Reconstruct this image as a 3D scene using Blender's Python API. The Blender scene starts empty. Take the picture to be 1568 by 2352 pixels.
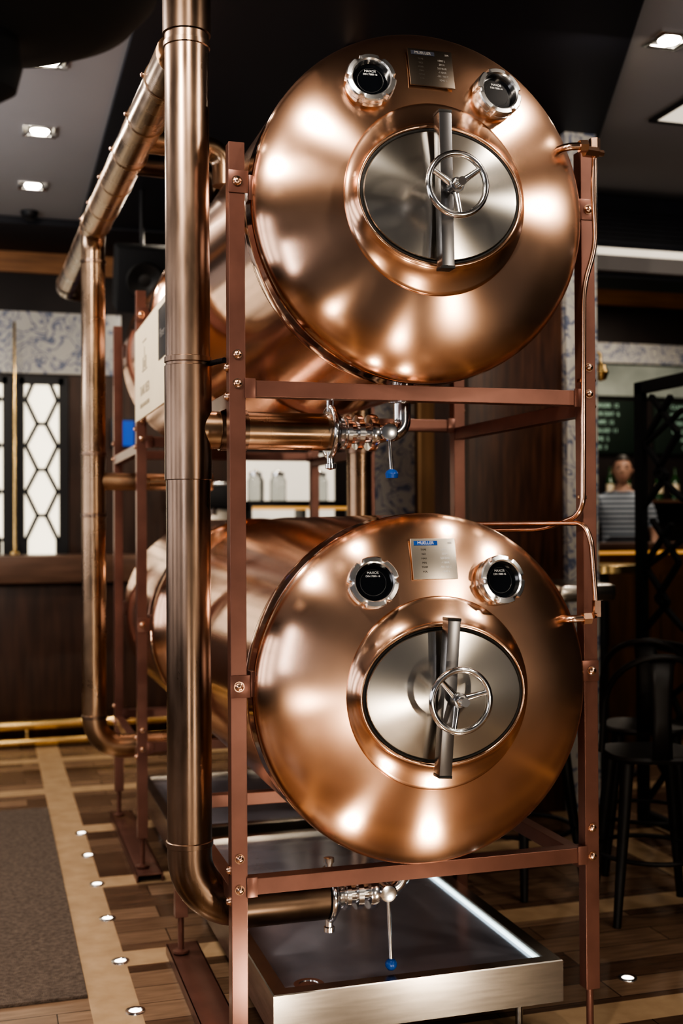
import bpy, bmesh, random
from math import *
from mathutils import Vector, Matrix, Quaternion
random.seed(4)
D=bpy.data; SC=bpy.context.scene; COL=SC.collection
# ------------------------------------------------------------ materials
def mat(name,col,metal=0,rough=.5,aniso=0,arot=0,var=0,vscale=4,bump=0,bscale=30,emit=None,estr=0,trans=0,ior=1.45,rvar=0,tang=None,coat=0,stretch=(1,1,1),scratch=0):
    m=D.materials.new(name); m.use_nodes=True; nt=m.node_tree; N=nt.nodes; L=nt.links
    b=N['Principled BSDF']; b.inputs['Base Color'].default_value=(*col,1)
    b.inputs['Metallic'].default_value=metal; b.inputs['Roughness'].default_value=rough
    b.inputs['IOR'].default_value=ior; b.inputs['Transmission Weight'].default_value=trans
    b.inputs['Coat Weight'].default_value=coat
    if emit: b.inputs['Emission Color'].default_value=(*emit,1); b.inputs['Emission Strength'].default_value=estr
    tc=N.new('ShaderNodeTexCoord'); mp=N.new('ShaderNodeMapping'); mp.inputs['Scale'].default_value=stretch
    L.new(tc.outputs['Object'],mp.inputs['Vector'])
    if var or rvar:
        n=N.new('ShaderNodeTexNoise'); n.inputs['Scale'].default_value=vscale; n.inputs['Detail'].default_value=6
        L.new(mp.outputs[0],n.inputs['Vector'])
        if var:
            r=N.new('ShaderNodeValToRGB'); r.color_ramp.elements[0].position=.3; r.color_ramp.elements[1].position=.7
            r.color_ramp.elements[0].color=(*[c*(1-var) for c in col],1); r.color_ramp.elements[1].color=(*[min(1,c*(1+var)) for c in col],1)
            L.new(n.outputs['Fac'],r.inputs['Fac']); L.new(r.outputs[0],b.inputs['Base Color'])
        if rvar:
            q=N.new('ShaderNodeMapRange'); q.inputs['From Min'].default_value=.3; q.inputs['From Max'].default_value=.7
            q.inputs['To Min'].default_value=max(.02,rough-rvar); q.inputs['To Max'].default_value=rough+rvar
            L.new(n.outputs['Fac'],q.inputs['Value']); L.new(q.outputs[0],b.inputs['Roughness'])
    if bump:
        n2=N.new('ShaderNodeTexNoise'); n2.inputs['Scale'].default_value=bscale; n2.inputs['Detail'].default_value=1
        L.new(mp.outputs[0],n2.inputs['Vector']); bp=N.new('ShaderNodeBump'); bp.inputs['Strength'].default_value=bump; bp.inputs['Distance'].default_value=.02
        L.new(n2.outputs['Fac'],bp.inputs['Height']); L.new(bp.outputs[0],b.inputs['Normal'])
    if aniso:
        b.inputs['Anisotropic'].default_value=aniso; b.inputs['Anisotropic Rotation'].default_value=arot
        t=N.new('ShaderNodeTangent'); t.direction_type='RADIAL'; t.axis=tang or 'Y'; L.new(t.outputs[0],b.inputs['Tangent'])
    return m
M={}
M['head']=mat('brushed_copper',(.80,.505,.355),1,.215,aniso=.86,arot=.25,var=.10,vscale=2.5,rvar=.03,tang='Y')
M['collar']=mat('satin_copper',(.80,.505,.355),1,.22,aniso=.5,arot=.25,tang='Y',var=.08,vscale=3)
M['shell']=mat('polished_copper',(.88,.585,.45),1,.16,bump=.004,bscale=1.3,var=.05,vscale=2)
M['band']=mat('mirror_copper',(.90,.62,.49),1,.09)
M['pipe']=mat('aged_copper',(.24,.17,.128),1,.31,var=.45,vscale=3.2,rvar=.07,stretch=(3,3,.8))
M['pipeh']=mat('warm_aged_copper',(.36,.25,.17),1,.28,var=.34,vscale=5,rvar=.07)
M['pipedark']=mat('tarnished_copper',(.080,.056,.042),1,.34,var=.3,vscale=6,rvar=.06)
M['rack']=mat('copper_paint',(.165,.080,.062),.5,.30,var=.15,vscale=8)
M['bolt']=mat('copper_bolt',(.66,.44,.33),1,.2)
M['steel']=mat('chrome_steel',(.78,.78,.78),1,.15)
M['nut']=mat('machined_steel',(.78,.78,.78),1,.22)
M['steelb']=mat('brushed_steel',(.60,.57,.52),1,.22,aniso=.75,arot=.25,tang='Y',var=.08,vscale=3)
M['bar']=mat('bar_steel',(.23,.23,.24),1,.28,var=.1)
M['tray']=mat('tray_steel',(.44,.41,.37),1,.25,var=.18,vscale=6,stretch=(1,1,12))
M['trayin']=mat('wet_tray_steel',(.30,.30,.345),.55,.17,var=.2,vscale=3,bump=.03,bscale=3)
M['black']=mat('black_metal',(.008,.008,.010),0,.45)
M['matte']=mat('matte_black',(.003,.0035,.005),0,.85)
M['rubber']=mat('black_rubber',(.01,.01,.01),0,.5)
M['glass']=mat('dark_glass',(.004,.005,.007),0,.04,coat=.3)
M['white']=mat('white_print',(.60,.60,.60),0,.5)
M['ink']=mat('black_ink',(.03,.025,.02),0,.6)
M['inksoft']=mat('faded_ink',(.30,.25,.18),0,.6)
M['blue']=mat('blue_plastic',(.01,.06,.26),0,.3)
M['plate']=mat('etched_plate',(.50,.46,.41),1,.32,var=.08)
M['platedark']=mat('shaded_plate',(.10,.083,.070),1,.34,var=.08)  # darker copy of the etched plate, its dim reflection put into the colour
M['bluedark']=mat('shaded_label',(.006,.008,.018),0,.6)  # same blue label on the upper plate, darkness put into its colour
M['platetext']=mat('grey_print',(.17,.16,.15),0,.5)
M['cream']=mat('cream_sign',(.74,.63,.45),0,.5,var=.05)
M['brass']=mat('brass',(.80,.58,.28),1,.2)
M['ceil']=mat('grey_ceiling',(.25,.24,.24),0,.7,var=.05,vscale=1)
M['dark']=mat('dark_soffit_and_shade',(.007,.008,.014),0,.5)  # serves the real soffit and the slab that paints ceiling shade
M['wall']=mat('dark_wall',(.015,.010,.009),0,.6,var=.2)
M['orange']=mat('oak_band',(.26,.12,.05),0,.45,var=.25,vscale=3,stretch=(1,1,14))
M['wood']=mat('dark_walnut',(.040,.018,.011),0,.38,var=.4,vscale=5,stretch=(5,5,.5))
M['woodwarm']=mat('warm_walnut',(.062,.026,.014),0,.36,var=.55,vscale=7,stretch=(5,5,.45))
M['woodcap']=mat('walnut_cap',(.10,.055,.037),0,.35,var=.3,vscale=5,stretch=(.6,5,5))
M['tan']=mat('light_oak',(.38,.23,.12),0,.4,var=.25,vscale=4,stretch=(6,6,.5))
M['barfront']=mat('amber_oak',(.09,.042,.016),0,.4,var=.3,vscale=4,stretch=(6,6,.5))
M['lit']=mat('backlit_panel',(.8,.75,.62),0,.5,emit=(1,.90,.70),estr=1.3)
M['litdim']=mat('backlit_dim',(.8,.75,.62),0,.5,emit=(1,.9,.75),estr=.6)
M['mirror']=mat('dim_mirror',(.16,.17,.15),0,.2,var=.4,vscale=3,emit=(.7,.75,.6),estr=.08)  # faint glow put in to stand for the mirror's reflections
M['amber']=mat('amber_lit',(.6,.35,.1),0,.5,emit=(1,.5,.15),estr=.4)
M['lamp']=mat('lamp_emit',(1,1,1),0,.5,emit=(1,.90,.75),estr=40)
M['flamp']=mat('floor_lamp_emit',(1,1,1),0,.5,emit=(1,.92,.8),estr=5)
M['led']=mat('led_strip',(1,1,1),0,.5,emit=(.70,.93,1),estr=2.0)
M['blueled']=mat('blue_screen',(.0,.04,.25),0,.4,emit=(.02,.16,.9),estr=.22)
M['clear']=mat('clear_glass',(.55,.58,.58),0,.05,trans=.9)
M['carpet']=mat('carpet',(.13,.098,.078),0,.95,var=.35,vscale=60,bump=.6,bscale=250)
M['skin']=mat('skin',(.42,.25,.18),0,.5)
M['lip']=mat('lip',(.33,.13,.11),0,.5)
M['hair']=mat('hair',(.012,.008,.006),0,.6)
M['apron']=mat('dark_cloth',(.015,.015,.02),0,.8)
M['seat']=mat('gunmetal',(.008,.007,.007),.2,.5)
M['bottle']=mat('bottle_glass',(.02,.06,.02),0,.08,coat=.3)
M['chalkb']=mat('chalk_green',(.008,.018,.012),0,.6)
M['chalk']=mat('chalk',(.4,.6,.5),0,.6,emit=(.6,.9,.7),estr=.08)  # faint glow added to the chalk strokes, which are no light source
M['addwin']=mat('added_window_glow',(.9,.9,.9),0,.5,emit=(.97,.96,1),estr=2.8)  # glow of the added windows on the left wall
def stripes():
    m=mat('striped_cloth',(.4,.42,.45),0,.8); nt=m.node_tree;N=nt.nodes;L=nt.links
    tc=N.new('ShaderNodeTexCoord'); w=N.new('ShaderNodeTexWave'); w.bands_direction='Z'; w.inputs['Scale'].default_value=8
    r=N.new('ShaderNodeValToRGB'); r.color_ramp.interpolation='CONSTANT'; r.color_ramp.elements[1].position=.4
    r.color_ramp.elements[0].color=(.04,.06,.09,1); r.color_ramp.elements[1].color=(.34,.37,.40,1)
    L.new(tc.outputs['Object'],w.inputs['Vector']); L.new(w.outputs['Fac'],r.inputs[0]); L.new(r.outputs[0],N['Principled BSDF'].inputs['Base Color']); return m
M['stripe']=stripes()
def delft():
    m=mat('delft_tiles',(.8,.8,.75),0,.25); nt=m.node_tree;N=nt.nodes;L=nt.links
    tc=N.new('ShaderNodeTexCoord'); n=N.new('ShaderNodeTexNoise'); n.inputs['Scale'].default_value=7; n.inputs['Detail'].default_value=3; n.inputs['Distortion'].default_value=1.2
    r=N.new('ShaderNodeValToRGB'); e=r.color_ramp.elements; e[0].position=.44; e[0].color=(.42,.41,.385,1); e[1].position=.475; e[1].color=(.09,.115,.19,1)
    x=e.new(.50); x.color=(.18,.20,.27,1); x=e.new(.525); x.color=(.42,.41,.385,1); x=e.new(.6); x.color=(.42,.41,.385,1); x=e.new(.63); x.color=(.20,.22,.28,1); x=e.new(.66); x.color=(.40,.39,.37,1)
    L.new(tc.outputs['Object'],n.inputs['Vector']); L.new(n.outputs['Fac'],r.inputs[0]); L.new(r.outputs[0],N['Principled BSDF'].inputs['Base Color']); return m
M['delft']=delft()
def floormat():
    m=mat('parquet',(.1,.05,.03),0,.27); nt=m.node_tree;N=nt.nodes;L=nt.links; b=N['Principled BSDF']
    tc=N.new('ShaderNodeTexCoord'); sp=N.new('ShaderNodeSeparateXYZ'); L.new(tc.outputs['Object'],sp.inputs[0])
    def mth(op,a,b2=None,c=None):
        n=N.new('ShaderNodeMath'); n.operation=op
        for i,v in enumerate((a,b2,c)):
            if v is None: continue
            if isinstance(v,(int,float)): n.inputs[i].default_value=v
            else: L.new(v,n.inputs[i])
        return n.outputs[0]
    X,Y=sp.outputs[0],sp.outputs[1]
    br=N.new('ShaderNodeTexBrick'); br.inputs['Scale'].default_value=1; br.inputs['Brick Width'].default_value=.9; br.inputs['Row Height'].default_value=.14
    br.inputs['Mortar Size'].default_value=.002; br.inputs['Color1'].default_value=(.12,.066,.042,1); br.inputs['Color2'].default_value=(.36,.235,.155,1); br.inputs['Mortar'].default_value=(.02,.01,.006,1)
    L.new(tc.outputs['Object'],br.inputs['Vector'])
    n=N.new('ShaderNodeTexNoise'); n.inputs['Scale'].default_value=9; n.inputs['Detail'].default_value=6
    mp=N.new('ShaderNodeMapping'); mp.inputs['Scale'].default_value=(.7,5,1); L.new(tc.outputs['Object'],mp.inputs[0]); L.new(mp.outputs[0],n.inputs['Vector'])
    mx=N.new('ShaderNodeMix'); mx.data_type='RGBA'; mx.blend_type='MULTIPLY'; mx.inputs[0].default_value=.7
    L.new(br.outputs['Color'],mx.inputs[6]); L.new(n.outputs['Fac'],mx.inputs[7])
    d1=mth('LESS_THAN',mth('ABSOLUTE',mth('SUBTRACT',mth('FLOORED_MODULO',mth('ADD',X,1.565),2.6),1.3)),.078)
    d2=mth('LESS_THAN',mth('ABSOLUTE',mth('SUBTRACT',mth('FLOORED_MODULO',mth('ADD',Y,-2.07+.475),.95),.475)),.075)
    s=mth('MAXIMUM',d1,d2)
    n3=N.new('ShaderNodeTexNoise'); n3.inputs['Scale'].default_value=12; n3.inputs['Detail'].default_value=5
    L.new(tc.outputs['Object'],n3.inputs['Vector'])
    cr=N.new('ShaderNodeValToRGB'); cr.color_ramp.elements[0].color=(.30,.195,.115,1); cr.color_ramp.elements[1].color=(.52,.38,.24,1); L.new(n3.outputs['Fac'],cr.inputs[0])
    m2=N.new('ShaderNodeMix'); m2.data_type='RGBA'; L.new(s,m2.inputs[0]); L.new(mx.outputs[2],m2.inputs[6]); L.new(cr.outputs[0],m2.inputs[7])
    L.new(m2.outputs[2],b.inputs['Base Color']); return m
M['floor']=floormat()
# ------------------------------------------------------------ geometry helpers
def obj(name,me,m,parent=None,smooth=True,ang=35):
    if m is not None: me.materials.append(M[m] if isinstance(m,str) else m)
    o=D.objects.new(name,me); COL.objects.link(o)
    if parent: o.parent=parent
    if smooth:
        for p in me.polygons: p.use_smooth=True
        try: me.set_sharp_from_angle(angle=radians(ang))
        except Exception: pass
    return o
def thing(name,label,cat,loc=(0,0,0),group=None):
    e=D.objects.new(name,None); e.location=loc; e.empty_display_size=.1; COL.objects.link(e)
    tag(e,label,cat,group); return e
def tag(o,label,cat,group=None):
    o['label']=label; o['category']=cat
    if group: o['group']=group
    return o
def fin(bm,name):
    bmesh.ops.recalc_face_normals(bm,faces=bm.faces)
    me=D.meshes.new(name); bm.to_mesh(me); bm.free(); return me
def bbox_bm(bm,c,s,bev=0,rot=None):
    r=bmesh.ops.create_cube(bm,size=1)
    vs=r['verts']; bmesh.ops.scale(bm,vec=s,verts=vs)
    if bev:
        es=list({e for v in vs for e in v.link_edges})
        q=bmesh.ops.bevel(bm,geom=es,offset=bev,segments=2,affect='EDGES',profile=.6)
        vs=list({v for f in q['faces'] for v in f.verts}|{v for v in vs if v.is_valid})
    if rot: bmesh.ops.rotate(bm,cent=(0,0,0),matrix=rot,verts=vs)
    bmesh.ops.translate(bm,vec=c,verts=vs)
def box(name,c,s,m,parent=None,bev=.003,rot=None,smooth=True):
    bm=bmesh.new(); bbox_bm(bm,c,s,bev,rot); return obj(name,fin(bm,name),m,parent,smooth=smooth,ang=25)
def boxr(name,a,b,m,parent=None,bev=.003):
    c=[(a[i]+b[i])/2 for i in range(3)]; s=[abs(b[i]-a[i]) for i in range(3)]
    return box(name,c,s,m,parent,bev)
def multi(name,lst,m,parent=None,bev=.002):
    bm=bmesh.new()
    for it in lst: bbox_bm(bm,it[0],it[1],bev,it[2] if len(it)>2 else None)
    return obj(name,fin(bm,name),m,parent)
def frame(d):
    d=Vector(d).normalized(); a=Vector((0,0,1)) if abs(d.z)<.9 else Vector((1,0,0))
    u=d.cross(a).normalized(); v=d.cross(u).normalized(); return d,u,v
def lathe_bm(bm,prof,org,dr,seg=48,rad=None):
    d,u,v=frame(dr); org=Vector(org); rings=[]
    for k,(t,r) in enumerate(prof):
        if r<1e-6: rings.append([bm.verts.new(org+d*t)]); continue
        ring=[]
        for i in range(seg):
            a=2*pi*i/seg; rr=rad(k,i,r) if rad else r
            ring.append(bm.verts.new(org+d*t+u*rr*cos(a)+v*rr*sin(a)))
        rings.append(ring)
    for A,B in zip(rings,rings[1:]):
        if len(A)==1 and len(B)==1: continue
        for i in range(seg):
            j=(i+1)%seg
            if len(A)==1: bm.faces.new((A[0],B[i],B[j]))
            elif len(B)==1: bm.faces.new((A[i],A[j],B[0]))
            else: bm.faces.new((A[i],A[j],B[j],B[i]))
def lathe(name,prof,org,dr,m,parent=None,seg=48,rad=None,ang=35):
    bm=bmesh.new(); lathe_bm(bm,prof,org,dr,seg,rad); return obj(name,fin(bm,name),m,parent,ang=ang)
def fillet(pts,R):
    pts=[Vector(p) for p in pts]; out=[pts[0]]
    for a,b,c in zip(pts,pts[1:],pts[2:]):
        u=(a-b); w=(c-b); r=min(R,u.length*.49,w.length*.49); u.normalize(); w.normalize()
        if abs(u.dot(w)+1)<1e-3: out.append(b); continue
        th=acos(max(-1,min(1,u.dot(w)))); rad=r*tan(th/2); cen=b+(u+w).normalized()*(rad/sin(th/2))
        p=b+u*r; q=b+w*r; n=10
        va=p-cen; vb=q-cen; om=va.angle(vb)
        for i in range(n+1):
            t=i/n; out.append(cen+(va*sin((1-t)*om)+vb*sin(t*om))/sin(om))
    out.append(pts[-1]); return out
def tube_bm(bm,pts,r,seg=32,cap=True,radii=None):
    pts=[Vector(p) for p in pts]; n=len(pts); T=[]
    for i in range(n):
        a=pts[max(0,i-1)]; b=pts[min(n-1,i+1)]; T.append((b-a).normalized())
    d,u,v=frame(T[0]); rings=[]
    for i in range(n):
        if i: 
            q=T[i-1].rotation_difference(T[i]); u=q@u
        v=T[i].cross(u).normalized(); u=v.cross(T[i]).normalized()
        rr=radii[i] if radii else r
        rings.append([bm.verts.new(pts[i]+u*rr*cos(2*pi*k/seg)+v*rr*sin(2*pi*k/seg)) for k in range(seg)])
    for A,B in zip(rings,rings[1:]):
        for k in range(seg): bm.faces.new((A[k],A[(k+1)%seg],B[(k+1)%seg],B[k]))
    if cap: bm.faces.new(rings[0]); bm.faces.new(rings[-1])
def tube(name,pts,r,m,parent=None,R=.1,seg=32,radii=None):
    bm=bmesh.new(); tube_bm(bm,fillet(pts,R) if R and len(pts)>2 else pts,r,seg,True,radii); return obj(name,fin(bm,name),m,parent,ang=50)
def torus_bm(bm,c,n,R,r,S=64,s=16,sx=1,sz=1):
    d,u,v=frame(n); c=Vector(c); rings=[]
    for i in range(S):
        a=2*pi*i/S; e=u*cos(a)+v*sin(a); p=c+u*cos(a)*R*sx+v*sin(a)*R*sz
        rings.append([bm.verts.new(p+e*r*cos(2*pi*k/s)+d*r*sin(2*pi*k/s)) for k in range(s)])
    for i in range(S):
        A=rings[i];B=rings[(i+1)%S]
        for k in range(s): bm.faces.new((A[k],A[(k+1)%s],B[(k+1)%s],B[k]))
def text(name,body,size,m,parent,mtx,ext=.0006,align='CENTER'):
    c=D.curves.new(name,'FONT'); c.body=body; c.size=size; c.extrude=ext; c.align_x=align; c.align_y='CENTER'
    t=D.objects.new('tmp',c); COL.objects.link(t); bpy.context.view_layer.update()
    me=D.meshes.new_from_object(t.evaluated_get(bpy.context.evaluated_depsgraph_get())); D.objects.remove(t); D.curves.remove(c)
    me.transform(mtx); me.materials.clear(); o=obj(name,me,m,parent,smooth=False); return o
def facing(org,n,up=(0,0,1)):
    n=Vector(n).normalized(); x=Vector(up).cross(n).normalized(); y=n.cross(x)
    return Matrix.Translation(Vector(org))@Matrix((x,y,n)).transposed().to_4x4()
def structure(o): o['kind']='structure'; return o
# ------------------------------------------------------------ beer tank
R=.5; HD=.115; HP=3.1; HQ=.50
def hy(r): return -HD*max(0,(1-(r/R)**HP))**HQ
def hn(x,z):
    r=hypot(x,z); e=1e-3; s=(hy(r+e)-hy(r-e))/(2*e)
    v=Vector((s*x/r,-1,s*z/r)); return v.normalized()
def make_tank(name,label,loc,bar_tilt,wheel_rot,pm='plate',bmn='blue',tm='white',LEN=1.12):
    T=thing(name,label,'tank',loc,'copper beer tanks')
    zc=.5
    def P(x,y,z): return (x,y,z+zc)
    rs=[0]+[R*i/40 for i in range(1,37)]+[R*.93,R*.955,R*.972,R*.985,R*.994,R*.998,R*1.0]
    lathe('front_head',[(hy(r) if r<R else 0,r) for r in rs]+[(.006,R+.0005),(.009,R-.004)],P(0,0,0),(0,1,0),'head',T,seg=128,ang=60)
    lathe('rear_head',[(LEN-hy(r)*1.1 if r<R else LEN,r) for r in rs],P(0,0,0),(0,1,0),'head',T,seg=96,ang=60)
    lathe('shell_band',[(.009,R-.008),(.016,R-.008),(.017,R),(.023,R+.0015),(.028,R-.001),(.125,R-.001),(.127,R-.004)],P(0,0,0),(0,1,0),'band',T,seg=128)
    lathe('shell',[(.127,R-.004),(.13,R-.001),(LEN-.02,R-.001),(LEN-.01,R+.001),(LEN,R)],P(0,0,0),(0,1,0),'shell',T,seg=128)
    bm=bmesh.new(); S=128; rings=[]
    for (a,b,y) in [(.272,.272,-.098),(.2685,.2685,-.110),(.2665,.2665,-.1125),(.262,.258,-.1155),(.256,.238,-.122),(.250,.218,-.131),(.246,.203,-.140),(.2445,.1995,-.144),(.243,.197,-.148),(.240,.1935,-.1495),(.237,.189,-.148),(.235,.187,-.144),(.235,.187,-.12)]:
        rings.append([bm.verts.new(P(a*cos(2*pi*i/S),y,b*sin(2*pi*i/S))) for i in range(S)])
    for A,B in zip(rings,rings[1:]):
        for i in range(S): bm.faces.new((A[i],A[(i+1)%S],B[(i+1)%S],B[i]))
    obj('manhole_collar',fin(bm,'c'),'collar',T,ang=60)
    bm=bmesh.new(); torus_bm(bm,P(0,-.141,0),(0,1,0),.2315,.0045,96,12,1,.795)
    obj('rubber_seal',fin(bm,'s'),'rubber',T)
    bm=bmesh.new(); rings=[]
    for (k,y) in [(1.0,-.128),(1.0,-.145),(.985,-.150),(.95,-.151),(.6,-.158),(.3,-.162)]:
        rings.append([bm.verts.new(P(.2275*k*cos(2*pi*i/S),y,.179*k*sin(2*pi*i/S))) for i in range(S)])
    for A,B in zip(rings,rings[1:]):
        for i in range(S): bm.faces.new((A[i],A[(i+1)%S],B[(i+1)%S],B[i]))
    bm.faces.new(rings[-1])
    obj('manhole_door',fin(bm,'d'),'steelb',T,ang=40)
    rt=Matrix.Rotation(bar_tilt,3,'Y')
    def RP(x,y,z):
        v=rt@Vector((x,y,z)); return P(v.x,v.y,v.z)
    bar=box('clamp_bar',RP(-.012,-.197,0),(.036,.042,.416),'bar',T,.0015,rt)
    for s in(1,-1): box('bar_end_cap',RP(-.012,-.197,s*.211),(.038,.044,.008),'rubber',bar,.001,rt)
    lathe('spindle',[(0,0),(0,.012),(.14,.012),(.14,.0)],P(0,-.157,0),(0,-1,0),'steel',T,seg=24)
    bm=bmesh.new(); yw=-.264
    torus_bm(bm,P(0,yw,0),(0,1,0),.082,.0088,72,16)
    W=obj('handwheel',fin(bm,'w'),'steel',T)
    for k in range(3):
        a=wheel_rot+k*2*pi/3; dx,dz=cos(a),sin(a)
        tube('spoke',[P(dx*.012,yw+.018,dz*.012),P(dx*.045,yw+.008,dz*.045),P(dx*.08,yw,dz*.08)],.0065,'steel',W,R=0,seg=12,radii=[.010,.008,.007])
    lathe('hub',[(0,0),(0,.013),(-.004,.015),(-.03,.017),(-.036,.017),(-.038,.0)],P(0,yw-.012,0),(0,-1,0),'steel',W,seg=6)
    lathe('hub_collar',[(-.025,.02),(0,.02),(.002,.018),(.004,.0)],P(0,yw+.002,0),(0,-1,0),'bar',W,seg=32)
    for sx in (-.192,.178):
        x,z=sx,.305; n=hn(x,z); o=Vector(P(x,hy(hypot(x,z)),z))-n*.006
        G=lathe('sight_glass',[(-.03,.058),(.006,.058),(.010,.060),(.012,.054),(.02,.054)],o,n,'nut',T,seg=48)
        def notch(k,i,r): return r-(.007 if (k in(1,2,3,4,5,6,7,8) and i%16 in(0,1,2)) else 0)
        lathe('ring_nut',[(.014,.056),(.015,.067),(.018,.070),(.030,.070),(.031,.067),(.033,.067),(.034,.070),(.050,.070),(.054,.067),(.0555,.056),(.052,.0520),(.030,.049)],o,n,'nut',G,seg=96,rad=notch,ang=30)
        lathe('glass',[(.034,.050),(.034,.0)],o,n,'glass',G,seg=48)
        bm=bmesh.new(); torus_bm(bm,o+n*.033,n,.036,.0014,48,8); obj('inner_rim',fin(bm,'i'),'black',G)
        mt=facing(o+n*.0345,n)
        text('lettering','MAXOS',.0095,'white',G,mt@Matrix.Translation((0,.027,0)),.0002)
        text('lettering','DIN 7080-16',.0075,'white',G,mt@Matrix.Translation((0,.0175,0)),.0002)
    x,z=-.008,.372; n=hn(x,z); o=Vector(P(x,hy(.372)-.006,z)); mt=facing(o,n)
    bm=bmesh.new(); bbox_bm(bm,(0,0,0),(.132,.116,.004),.001); me=fin(bm,'n'); me.transform(mt); NP=obj('nameplate',me,pm,T)
    for dx in(-.045,.045):
        lathe('stand_off',[(-.02,.004),(.0,.004)],mt@Vector((dx,0,0)),n,'steel',NP,seg=10)
    bm=bmesh.new(); bbox_bm(bm,(-.022,.045,.0024),(.070,.013,.0006),0); me=fin(bm,'n'); me.transform(mt); obj('blue_label',me,bmn,NP)
    text('lettering','MUELLER',.012,tm,NP,mt@Matrix.Translation((-.022,.045,.003)),.0002)
    text('lettering','SER',.008,tm,NP,mt@Matrix.Translation((.05,.045,.003)),.0002)
    for i,(l,r) in enumerate([('TYPE','1000 L'),('NO','2014'),('MAX','3,0 BAR'),('MIN','-1 BAR'),('TEMP','-10 / 50 C'),('VOL','1040 L')]):
        zz=.026-i*.0125
        text('lettering',l,.0075,'ink',NP,mt@Matrix.Translation((-.03,zz,.0024)),.0002)
        text('lettering',r,.0085,tm,NP,mt@Matrix.Translation((.032,zz,.0024)),.0002)
    x,z=.415,.19; o=Vector(P(x,hy(hypot(x,z)),z))
    F=tube('inlet_fitting',[o+Vector((-.02,.02,0)),o+Vector((.0,-.03,.002)),o+Vector((.05,-.045,.004))],.011,'bolt',T,R=.02,seg=16)
    lathe('hex_union',[(0,.0),(0,.018),(.024,.018),(.024,0)],o+Vector((.035,-.043,.003)),(1,-.1,.05),'bolt',F,seg=6)
    for sx in(-1,1):
        for yy in (.04,1.05):
            box('side_lug',P(sx*.497,yy,0.03),(.02,.05,.07),'rack',T,.002)
    return T
def deep_copy(src,loc,label=None,nm=None):
    def cp(o,par):
        c=o.copy(); COL.objects.link(c)
        if par: c.parent=par
        for ch in list(o.children): cp(ch,c)
        return c
    c=cp(src,None); c.location=loc
    if label: c['label']=label
    return c
ZL,ZT,H=.575,1.949,2.63
t1=make_tank('beer_tank','brushed copper beer tank stacked over another tank beside the mat',(.54,-.04,1.976),radians(-1),radians(35),'platedark','bluedark','platetext',1.55)
t2=make_tank('beer_tank','brushed copper beer tank above the steel drip tray, scratched head',(.54,-.04,.602),radians(4),radians(15),LEN=1.55)
t3=make_tank('beer_tank','polished copper beer tank stacked over another near the bar counter',(.54,2.09,1.976),0,radians(50))
t4=make_tank('beer_tank','polished copper beer tank low in the rack by the bar counter',(.54,2.09,.602),0,radians(20))
# ------------------------------------------------------------ racks
def bolt(p,n,par,r=.011):
    lathe('bolt',[(0,r*1.25),(.002,r*1.25),(.002,r),(.008,r*.9),(.011,r*.55),(.012,0)],p,n,'bolt',par,seg=16)
def make_rack(loc,dep,label):
    T=thing('tank_rack',label,'rack',loc,'copper painted tank racks'); w=.045; W=1.08
    for x in(0,W):
        for y in(0,dep):
            top=H+(.07 if (x>0 and y==0) else 0)
            box('post',(x,y,(.17+top)/2),(w,w,top-.17),'rack',T,.0015,smooth=False)
            lathe('levelling_foot',[(-.027 if x else .012,.0),(-.027 if x else .012,.03),(-.018 if x else .02,.03),(-.012 if x else .024,.011),(.19,.011)],(x,y,.03),(0,0,1),'rack',T,seg=16)
    for z in(ZL,ZT):
        for y in(0,dep):
            box('cross_beam',(W/2,y,z),(W-w-.002,w,w),'rack',T,.0015,smooth=False)
            for x,s in((0,1),(W,-1)):
                box('bracket',(x+s*(w/2+.012),y-(w/2+.003),z),(.03,.005,.055),'rack',T,.001)
        for x in(0,W):
            box('side_beam',(x,dep/2,z-.03),(w*.9,dep-w-.002,w),'rack',T,.0015,smooth=False)
    x=0
    multi('base_channel',[((x+.02,dep/2,.033),(.115,dep+.22,.006)),((x-.035,dep/2,.018),(.006,dep+.22,.036)),((x+.075,dep/2,.018),(.006,dep+.22,.036))],'rack',T,.001)
    for z in(2.042,1.962,.655,.57):
        for x in(0,W):
            bolt((x,-w/2,z),(0,-1,0),T); 
            bolt((x-w/2 if x==0 else x+w/2,.0,z-.035),(-1 if x==0 else 1,0,0),T)
            bolt((x-w/2 if x==0 else x+w/2,dep,z-.035),(-1 if x==0 else 1,0,0),T)
    for z in(2.52,1.127):
        for x in(0,W):
            box('fixing_plate',(x+(.004 if x==0 else -.004),-w/2-.002,z),(.056,.004,.062),'rack',T,.001); bolt((x,-w/2-.004,z),(0,-1,0),T,.012)
    return T
make_rack((0,0,0),1.015,'reddish brown copper painted steel rack holding two tanks beside the mat')
make_rack((0,2.115,0),.98,'reddish brown copper painted steel rack holding tanks by the bar counter')
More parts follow.
